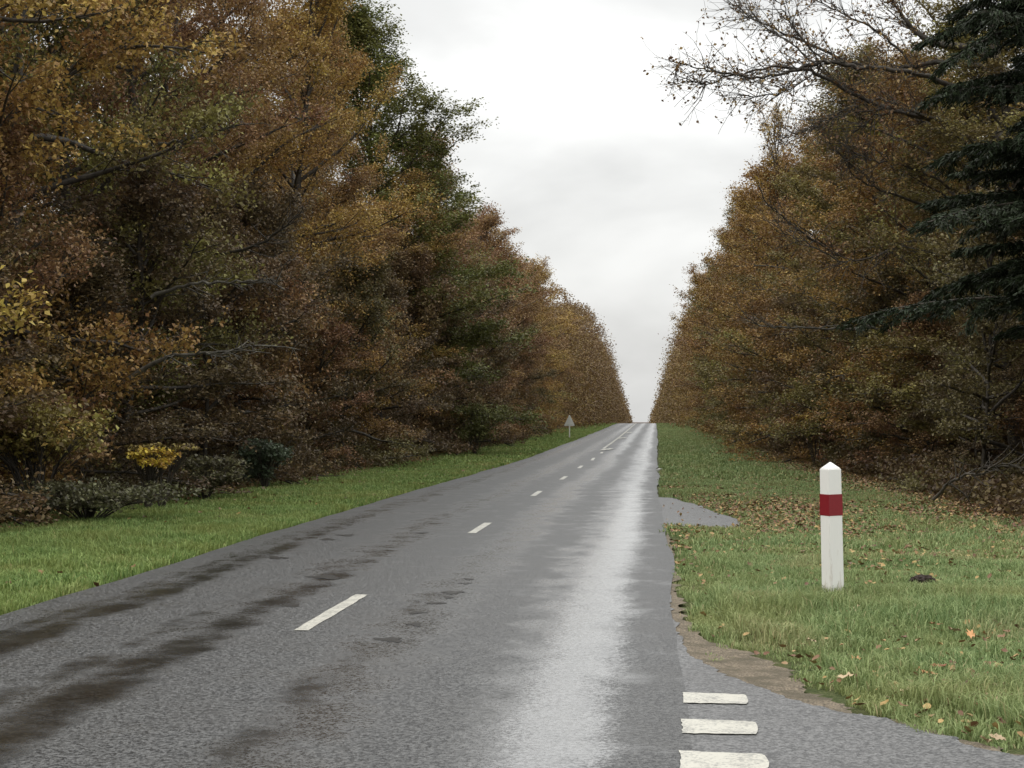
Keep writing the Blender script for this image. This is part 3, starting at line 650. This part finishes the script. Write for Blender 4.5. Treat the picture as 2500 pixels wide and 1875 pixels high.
green_oak = tree(-11.3, 79.5, 16.2, 5.4, VO[0], (.15, .155, .042), 'tall oak with dark green top rising above the left wood', name='oak_tree', rz=1.1)
for j, (xx_, yy_, c_) in enumerate([(-13.6, 77, BRN)]):
    tree(xx_, yy_, 12.5, 5.0, VN[2], OCH, 'ochre brown tree in front of the green topped oak', 'trees along the left wood edge')
lf = [(86, RUS), (91.5, OLV), (97, RUS), (102.5, RUS), (108, BRN), (114, RUS), (120, BRN), (126, RUS), (132, BRN), (138, BRN), (144, OCH), (150, OCH), (156, OCH), (163, OLV), (170, BRN)]
for i, (y, c_) in enumerate(lf):
    tree(-12.7+random.uniform(-.5, .5), y, random.uniform(13.0, 16.0), random.uniform(4.2, 5.0), VF[i % 4], c_, f'{colname[c_]} tree at the left wood edge, {ords[i]} one beyond the green topped oak', 'trees along the left wood edge')
# left second and third rows
for i in range(20):
    y = 19+i*6.6+random.uniform(-1, 1)
    tree(-20+random.uniform(-1, 1), y, random.uniform(18, 20.5) if y < 62 else 15.0, 5.2, (VN+VF)[i % 9], random.choice([OCH, BRN, OLV, BRN]), 'tall autumn tree standing in the second row behind the left wood edge', 'trees behind the left wood edge')
for i in range(13):
    y = 22+i*8
    tree(-27+random.uniform(-1, 1), y, 19 if y < 60 else 14.5, 5.8, VF[i % 4], random.choice([BRN, OLV]), 'brown tree deep inside the left wood', 'trees deep in the left wood')
# right side, front row beyond the bare oak, from near to far
right = [(27, 13.6, BRN, VN, 9, 4.0), (32.5, 14.2, BRN, VN, 12, 4.2), (41, 12.4, BRN, VN, 12.5, 4.4), (45.5, 9.6, OLV, VN, 13.0, 4.4), (51.5, 8.6, OCH, VN, 12.6, 4.3), (57.5, 8.0, OLV, VN, 13.6, 4.6), (64, 7.6, OCH, VN, 14.8, 4.7), (71, 7.3, OLV, VN, 15.4, 4.7), (78, 7.0, OCH, VN, 15.8, 4.7)]
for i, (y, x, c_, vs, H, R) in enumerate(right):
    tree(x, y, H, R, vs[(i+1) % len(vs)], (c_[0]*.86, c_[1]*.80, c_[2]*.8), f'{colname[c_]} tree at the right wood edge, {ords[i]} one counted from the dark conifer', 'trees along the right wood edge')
rf = [(85, OCH), (91.5, OCH), (98, OLV), (104.5, OCH), (111, BRN), (117.5, OLV), (124, GRN), (131, OCH), (138, BRN), (145, OCH), (153, OCH), (161, BRN), (169, OCH)]
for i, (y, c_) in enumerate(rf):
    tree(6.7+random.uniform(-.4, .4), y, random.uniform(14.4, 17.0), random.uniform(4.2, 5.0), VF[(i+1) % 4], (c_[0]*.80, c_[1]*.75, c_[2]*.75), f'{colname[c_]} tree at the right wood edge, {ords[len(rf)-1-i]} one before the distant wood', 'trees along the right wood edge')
for i in range(19):
    y = 24+i*7+random.uniform(-1, 1)
    tree((16.5 if y < 45 else 14.5)+random.uniform(-1, 1), y, 10.5 if y < 50 else 13 if y < 66 else 15.5, 5.0, (VN+VF)[(i+4) % 9], random.choice([OCH, BRN, OLV]), 'autumn tree standing in the second row behind the right wood edge', 'trees behind the right wood edge')
for i in range(12):
    y = 26+i*8
    tree(21.5+random.uniform(-1, 1), y, 11 if y < 60 else 15, 5.8, VF[i % 4], BRN, 'brown tree deep inside the right wood', 'trees deep in the right wood')

# understorey along both wood edges
for side_, x_, y_a, step, lab in ((-1, -11.6, 19, 4.3, 'bushy young tree filling the foot of the left wood edge'), (1, 7.6, 38.5, 4.4, 'bushy young tree filling the foot of the right wood edge')):
    y = y_a; i = 0
    while y < 135:
        wv, lv = VU[(i+(side_ > 0)) % 4]; e = empty('young_tree', (x_+random.uniform(-.5, .5)+float(xs(y)), y, float(zg(y))-.05), random.uniform(0, 6.28))
        link('trunk', wv, None, e); b = link('crown', lv, None, e); b.color = (*random.choice([BRN, RUS, (.18, .12, .06), (.16, .13, .055), (.15, .105, .055)]), 1)  # the darker browns put shade under the lower branches into the leaf colour
        k_ = random.uniform(.85, 1.2)*((.75 if side_ > 0 and y < 50 else 1) if y < 60 else 1.15); e.scale = (k_, k_, k_*random.uniform(.8, 1.15)); tag(e, lab, 'tree', 'young trees at the foot of the woods'); y += step*random.uniform(.8, 1.2); i += 1

# far woods that read as one mass
def wood_mass(name, x0, side, y0, y1, lab, col, seed, H=14.6):
    r = np.random.default_rng(seed); Vs = []; Ps = []
    yy = y0
    while yy < y1:
        for row in range(3):
            cx = x0+side*(row*5.5+r.uniform(-.6, .6)); cy = yy+r.uniform(-1.5, 1.5); R = r.uniform(4.2, 5.0); Ht = H*r.uniform(.84, 1.12)
            sc_ = 1+max(0, (yy-260)/260); n = int(9000/sc_**1.6) if row == 0 else int(3500/sc_**1.6)
            th = r.uniform(0, 2*math.pi, n); tz = r.random(n)
            pr = np.where(tz < .42, .95, np.sqrt(np.maximum(.05, 1-((tz-.42)/.60)**2)))
            rad = R*pr*(.45+.55*r.random(n)**.4)*(1+.22*np.sin(th*5+tz*23+cy)+.1*np.sin(th*11-tz*31))
            P = np.stack([cx+np.cos(th)*rad+xs(np.full(n, cy)), cy+np.sin(th)*rad, zg(np.full(n, cy))+.2+tz*Ht], 1); P += r.normal(0, .25, P.shape); Ps.append((P, np.full(n, .22*sc_), r.random()))
        yy += 6.5
    P = np.concatenate([a for a, b, c in Ps]); S = np.concatenate([b for a, b, c in Ps]); TT = np.concatenate([np.full(len(a), c) for a, b, c in Ps])
    V, Q = leaf_arrays(P, S, r, aspect=.7); rn = np.clip(r.random(len(P))*.6+TT*.35, 0, 1)
    ob = link(name, np_mesh(name, V, Q, attrs={'rnd': rn}), M_leaf); ob.color = (*col, 1); tag(ob, lab, 'wood', kind='stuff')
wood_mass('distant_wood', -11.6, -1, 177, 760, 'distant brown wood on the left of the road at the crest', (.20, .125, .052), 900)
wood_mass('distant_wood', 6.7, 1, 176, 760, 'distant golden brown wood on the right of the road at the crest', (.21, .135, .05), 901)
P = np.stack([rng.uniform(-60, 60, 3000)-12, rng.uniform(1500, 1530, 3000), -14+rng.random(3000)**.6*11], 1)

# undergrowth that closes the woods near the ground
def undergrowth(name, xa, xb, y0, y1, n, hmax, col, lab, seed, leaf=.12):
    r = np.random.default_rng(seed); x = r.uniform(xa, xb, n); y = y0+(y1-y0)*r.random(n)**1.3
    hh = hmax*(.25+.75*noise2(x, y, 1.6, seed))*(.5+.5*noise2(x, y, .5, seed+1)); z = r.random(n)**.8*hh
    P = np.stack([x+xs(y), y, zg(y)+z], 1); S = leaf*(1+np.clip((y-40)/60, 0, 1.5))
    V, Q = leaf_arrays(P, S, r, flat=.4); ob = link(name, np_mesh(name, V, Q, attrs={'rnd': r.random(n)}), M_leaf); ob.color = (*col, 1); tag(ob, lab, 'undergrowth', kind='stuff')
undergrowth('undergrowth', -13.5, LT-.1, 18, 170, 90000, 1.5, (.13, .10, .05), 'low dark brambles and saplings at the foot of the left wood', 50, .10)
undergrowth('undergrowth', -26, -13, 16, 170, 60000, 6.0, (.12, .075, .035), 'dark brown leaf mass added inside the left wood to block light', 52, .2)  # leaf mass added to block light; the wood's inner shade is in its colour
undergrowth('undergrowth', RT+.3, 9, 24, 170, 80000, 1.3, (.12, .08, .038), 'low dark thicket at the foot of the right wood', 54, .10)
undergrowth('undergrowth', 9, 24, 22, 170, 60000, 6.0, (.12, .075, .035), 'dark brown leaf mass added inside the right wood to block light', 56, .2)  # added light block on the right side, inner shade put into the leaf colour

# ------------------------------------------------------------------ shrubs and saplings one can point at
def shrub(name, px, py, wpx, hpx, Y, n, leaf, col, lab, flat=.6, seed=0, cat='shrub', clumps=14):
    r = np.random.default_rng(seed+300); c = atY(px, py, Y); m1 = Y/F; Wm = wpx*m1/2; Hm = hpx*m1; z0 = float(zg(Y)); base = c[2]-Hm/2-z0
    e = empty(name, (c[0], Y, z0)); T = Tubes(); LP = []
    for i in range(clumps):
        a = r.uniform(0, 6.28); rr_ = r.random()**.6; q = np.array([math.cos(a)*Wm*rr_, math.sin(a)*Wm*.7*rr_, max(.05, base)+Hm*r.uniform(.1, .95)])
        mid = q*.45+np.array([0, 0, q[2]*.15]); T.add([(0, 0, -.1), mid, q], [.02, .012, .004], 4)
        for j in range(6):
            q2 = q+r.normal(0, .16, 3)*np.array([Wm, Wm, Hm*.5]); T.add([mid, (mid+q2)/2+r.normal(0, .03, 3), q2], [.01, .006, .003], 3)
            LP.append(q2+r.normal(0, 1, (n//(clumps*6), 3))*np.array([Wm*.13, Wm*.13, Hm*.08]))
    P = np.concatenate(LP); P[:, 2] = np.maximum(P[:, 2], .03); V, Q = leaf_arrays(P, leaf, r, flat=flat)
    link('stem', T.mesh('stem'), M_bark, e); b = link('foliage', np_mesh('foliage', V, Q, attrs={'rnd': r.random(len(P))}), M_leaf, e); b.color = (*col, 1)
    tag(e, lab, cat); return e
shrub('evergreen_shrub', 648, 1128, 120, 90, 40.0, 3600, .09, (.14, .17, .11), 'rounded blue green shrub at the foot of the left wood', seed=1)
shrub('sapling', 395, 1092, 150, 16, 29.5, 420, .06, (.24, .175, .06), 'sapling with one bright yellow level spray low at the left wood', seed=2, cat='sapling', clumps=10)
shrub('sapling', 360, 1118, 120, 40, 29.2, 700, .085, (.50, .32, .06), 'yellow brown sapling just below the bright yellow spray', seed=3, cat='sapling')
shrub('low_shrub', 215, 1205, 430, 60, 26.6, 4500, .07, (.12, .115, .06), 'low dull green bramble bush at the far left wood foot', seed=4, clumps=26)
shrub('low_shrub', 500, 1160, 170, 70, 34, 2500, .09, (.14, .125, .07), 'grey green bramble left of the blue green shrub', seed=5, clumps=18)
shrub('green_shrub', 1160, 1030, 170, 90, 78, 3200, .12, (.16, .16, .055), 'olive green bush low at the left wood left of the triangular sign', seed=6, clumps=18)
shrub('yellow_shrub', 90, 1050, 330, 150, 26.5, 5200, .09, (.26, .20, .065), 'broad yellow green bush with hanging sprays at the far left', seed=8, clumps=26)
shrub('yellow_shrub', 1990, 1040, 110, 40, 60, 1500, .13, (.30, .20, .05), 'yellow brown bush low at the right wood left of the post', seed=9)

# ------------------------------------------------------------------ bare spreading oak at the right and its twigs
def bare_tree():
    r = np.random.default_rng(77); Y0 = 46.; base = np.array([10.2, Y0, float(zg(Y0))]); e = empty('bare_oak', tuple(base)); T = Tubes(); LP = []
    def W(px, py, dy=0): return atY(px, py, Y0+dy)-base
    trunk = [(0, 0, -.3), (.1, 0, 2.5), (-.05, .1, 5), (-.3, .1, 7), (-.5, 0, 9), (-.9, -.1, 11), (-1.2, -.1, 13), (-1.4, 0, 15.5)]
    T.add(smooth_line(trunk, 4), np.linspace(.30, .07, 29), 8)
    limbs = [  # traced: px, py in the photograph and depth offset, thickness at the root
        ([(2420, 330, 0), (2300, 290, -.5), (2180, 270, -1), (2080, 225, -1.5), (1990, 180, -2), (1900, 165, -2.4), (1810, 180, -2.8), (1740, 200, -3), (1700, 205, -3.2)], .085),
        ([(2400, 250, 0), (2290, 195, -.6), (2180, 170, -1.2), (2080, 160, -1.8), (2010, 150, -2.2), (1930, 175, -2.6), (1850, 190, -3), (1780, 180, -3.2), (1700, 165, -3.4), (1655, 155, -3.6)], .08),
        ([(2400, 160, 0), (2320, 150, .3), (2230, 160, .6), (2140, 165, .8), (2060, 145, .8), (1980, 110, .8), (1900, 75, .6), (1840, 45, .5), (1800, 15, .4)], .08),
        ([(2390, 120, 0), (2260, 95, .2), (2215, 50, .2), (2185, 10, .2), (2150, -40, 0)], .11),
        ([(2420, 400, 0), (2330, 330, .2), (2260, 300, .4), (2180, 250, .8), (2100, 250, 1), (2020, 290, 1.2), (1960, 320, 1.4), (1900, 330, 1.5)], .07),
        ([(2300, 295, -.5), (2230, 275, -1), (2140, 265, -1.3), (2060, 280, -1.6), (2000, 310, -1.8)], .05),
        ([(2420, 520, 0), (2340, 470, -.5), (2270, 430, -1), (2190, 400, -1.3), (2120, 390, -1.6), (2060, 350, -1.8)], .05),
        ([(2350, 640, 0), (2250, 590, -1), (2150, 620, -2), (2060, 640, -2.4), (1980, 600, -2.6), (1900, 560, -2.8)], .045),
        ([(2080, 225, -1.5), (2030, 190, -1.2), (1960, 130, -1), (1890, 80, -.8), (1830, 40, -.6), (1790, 10, -.5)], .035),
        ([(2010, 150, -2.2), (1960, 90, -2.2), (1920, 40, -2.2), (1890, -10, -2.2)], .03),
        ([(2230, 160, .6), (2160, 90, .6), (2090, 50, .6), (2030, 20, .6), (1980, -20, .6)], .04),
        ([(1990, 180, -2), (1930, 215, -2.2), (1870, 235, -2.5), (1800, 235, -2.6)], .022),
        ([(2180, 270, -1), (2110, 300, -1), (2060, 370, -1), (2100, 420, -1)], .03)]
    for pts, r0 in limbs:
        p = smooth_line([W(*q) for q in pts], 5); n = len(p); p = p+r.normal(0, .03, p.shape); T.add(p, np.linspace(r0, .009, n), 6)
        if pts[0][0] > 2290: # join the limb to the trunk
            zz = max(2., p[0][2]-1.2); T.add([(-.25, 0, zz), (p[0]+np.array([-.25, 0, zz]))/2+np.array([0, 0, -.1]), p[0]], [r0*1.25, r0*1.1, r0], 6)
        for s in np.linspace(.12, 1, int(n*1.15)):
            for rep in range(1 if r.random() < .55 else 2):
                k_ = s*(n-1); a = int(min(k_, n-2)); f = k_-a; q = p[a]*(1-f)+p[a+1]*f; dd = p[a+1]-p[a]; dd /= np.linalg.norm(dd)
                sd_ = dd*1.1+r.normal(0, .6, 3); sl = r.uniform(.5, 1.7)*(1.25-.5*s); sp = wob_path(q, sd_, sl, 8, .13, r.uniform(-.1, .35), r); T.add(sp, np.linspace(.012, .005, 8), 4)
                for m in range(5):
                    a2 = r.integers(1, 7); tp = wob_path(sp[a2], (sp[a2+1]-sp[a2])*4+r.normal(0, .5, 3), r.uniform(.2, .65), 5, .2, r.uniform(-.1, .5), r); T.add(tp, np.linspace(.0055, .003, 5), 3)
                    nl = r.poisson(1.5+4.2*max(0, (q[0]+5)/5)); 
                    if nl: u = r.integers(1, 5, nl); LP.append(tp[u]+r.normal(0, .05, (nl, 3)))
    P = np.concatenate(LP); V, Q = leaf_arrays(P, .095, r, flat=.1)
    link('trunk', T.mesh('trunk'), M_bark, e); b = link('crown', np_mesh('crown', V, Q, attrs={'rnd': r.random(len(P))}), M_leaf, e); b.color = (.22, .135, .06, 1)
    tag(e, 'nearly bare oak reaching long twiggy branches over the right verge', 'tree'); return e
bare_tree()
tree(9.6, 49.5, 17, 4.0, VS[0], OLV, 'thin leaved olive tree directly behind the bare oak', 'trees along the right wood edge')
tree(12.6, 44, 17, 4.2, VS[1], OCH, 'thin leaved ochre tree between bare oak and dark conifer', 'trees along the right wood edge')
tree(7.0, 84, 17.3, 3.6, VS[0], OCH, 'sparse leaved tree poking out of the right wood silhouette', 'trees along the right wood edge')

# ------------------------------------------------------------------ dark conifer at the right edge
def conifer(x, y, H, R, seed, lab):
    r = np.random.default_rng(seed); e = empty('conifer', (x, y, float(zg(y)))); T = Tubes(); LP = []; LD = []
    tr = wob_path((0, 0, -.2), (0, 0, 1), H, 14, .01, 0, r); T.add(tr, np.linspace(.30, .03, 14), 8)
    n = 170
    for i in range(n):
        tt = .16+.82*(i+r.random()*.8)/n; az = i*2.39996+r.normal(0, .3); ln = R*(1.12-tt)**.62*r.uniform(.62, 1.12); z = tt*H
        q = np.array([0, 0, z]); d = (math.cos(az), math.sin(az), r.uniform(.05, .3)); lp = wob_path(q, d, ln, 10, .05, -.42, r); T.add(lp, np.linspace(.045, .008, 10), 5)
        for j in range(22):
            s = .12+.88*(j+r.random())/22; k_ = s*9; a = int(min(k_, 8)); f = k_-a; p = lp[a]*(1-f)+lp[a+1]*f; dd = lp[a+1]-lp[a]; dd /= np.linalg.norm(dd)
            side = np.cross(dd, (0, 0, 1)); side /= np.linalg.norm(side); sg_ = 1 if j % 2 else -1
            sl = ln*.34*(1.15-s*.8)*r.uniform(.7, 1.2); sp = wob_path(p, dd*.75+side*sg_+np.array([0, 0, .0]), sl, 6, .08, -.45, r); T.add(sp, np.linspace(.009, .004, 6), 3)
            m = int(150*sl)+16; u = r.random(m)*5; ia = np.minimum(u.astype(int), 4); ff = (u-ia)[:, None]
            pp = sp[ia]*(1-ff)+sp[ia+1]*ff+r.normal(size=(m, 3))*np.array([.05, .05, .02]); dl = sp[ia+1]-sp[ia]; dl /= np.linalg.norm(dl, axis=1)[:, None]
            dl = dl+r.normal(0, .55, (m, 3))*np.array([1, 1, .6])+np.array([0, 0, -.25]); LP.append(pp); LD.append(dl)
    P = np.concatenate(LP); D = np.concatenate(LD); D /= np.linalg.norm(D, axis=1)[:, None]; m = len(P)
    S = np.cross(D, r.normal(size=(m, 3))); S /= np.linalg.norm(S, axis=1)[:, None]; l = (.06+.11*r.random(m))[:, None]; wd = .016
    V = np.stack([P-S*wd, P+S*wd, P+D*l+S*wd*.4, P+D*l-S*wd*.4], 1).reshape(-1, 3)
    link('trunk', T.mesh('trunk'), M_bark, e); b = link('crown', np_mesh('crown', V, np.arange(m*4).reshape(m, 4), attrs={'rnd': r.random(m)}), M_needle, e); b.color = (.022, .031, .014, 1)
    tag(e, lab, 'conifer'); return e
conifer(8.6, 33.0, 21, 4.5, 5, 'dark blue green conifer with drooping sprays at the right edge')

# ------------------------------------------------------------------ bare limbs poking out of the woods
def bare_limb(pts, Y, r0, pale, lab, seed, dy=-1.2):
    r = np.random.default_rng(seed); T = Tubes(); P = [atY(px, py, Y+dy*i/(len(pts)-1)) for i, (px, py) in enumerate(pts)]
    p = smooth_line(P, 5); n = len(p); p = p+r.normal(0, .02, p.shape); org = p[0].copy(); p = p-org; T.add(p, np.linspace(r0, .008, n), 6)
    for s in np.linspace(.25, .98, 12):
        k_ = s*(n-1); a = int(min(k_, n-2)); d = p[a+1]-p[a]; d /= np.linalg.norm(d); sp = wob_path(p[a], d+r.normal(0, .5, 3), r.uniform(.4, 1.4)*Y/50, 7, .12, .2, r); T.add(sp, np.linspace(.016, .005, 7), 4)
        for m in range(3): a2 = r.integers(1, 6); tp = wob_path(sp[a2], d+r.normal(0, .7, 3), r.uniform(.2, .5), 4, .15, .1, r); T.add(tp, np.linspace(.008, .004, 4), 3)
    ob = link('bare_branch', T.mesh('bare_branch'), M_pale if pale else M_bark); ob.location = org; tag(ob, lab, 'branch', 'bare branches sticking out of the woods')
bare_limb([(315, 925), (400, 875), (470, 865), (560, 855), (640, 840)], 30, .05, True, 'long grey bare branch low in the left wood', 1)
bare_limb([(370, 725), (450, 698), (530, 690), (610, 688), (690, 684)], 33, .045, True, 'pale bare branch above the long grey one in the left wood', 2)
bare_limb([(520, 622), (620, 600), (690, 560), (735, 520)], 38, .05, False, 'dark forked branch in the middle of the left wood', 3)
bare_limb([(390, 355), (450, 340), (520, 325), (580, 305)], 36, .045, True, 'pale bare branch high in the left wood', 4)
bare_limb([(660, 280), (700, 283), (760, 292)], 52, .08, False, 'short thick dark branch high in the left wood', 5)
bare_limb([(2140, 798), (2040, 803), (1950, 800), (1880, 800), (1840, 790)], 48, .05, True, 'level pale bare branch in the middle of the right wood', 6)
bare_limb([(2260, 500), (2170, 470), (2090, 430), (2050, 370)], 46, .04, False, 'dark curved bare branch in the right wood below the bare oak', 7)
bare_limb([(2060, 630), (1960, 570), (1900, 520), (1860, 480)], 55, .05, False, 'dark sloping bare branch in the centre of the right wood', 8)
bare_limb([(2280, 1215), (2330, 1175), (2400, 1150), (2480, 1125)], 28, .03, False, 'thin dark bent branch low at the right edge beside the post', 9)
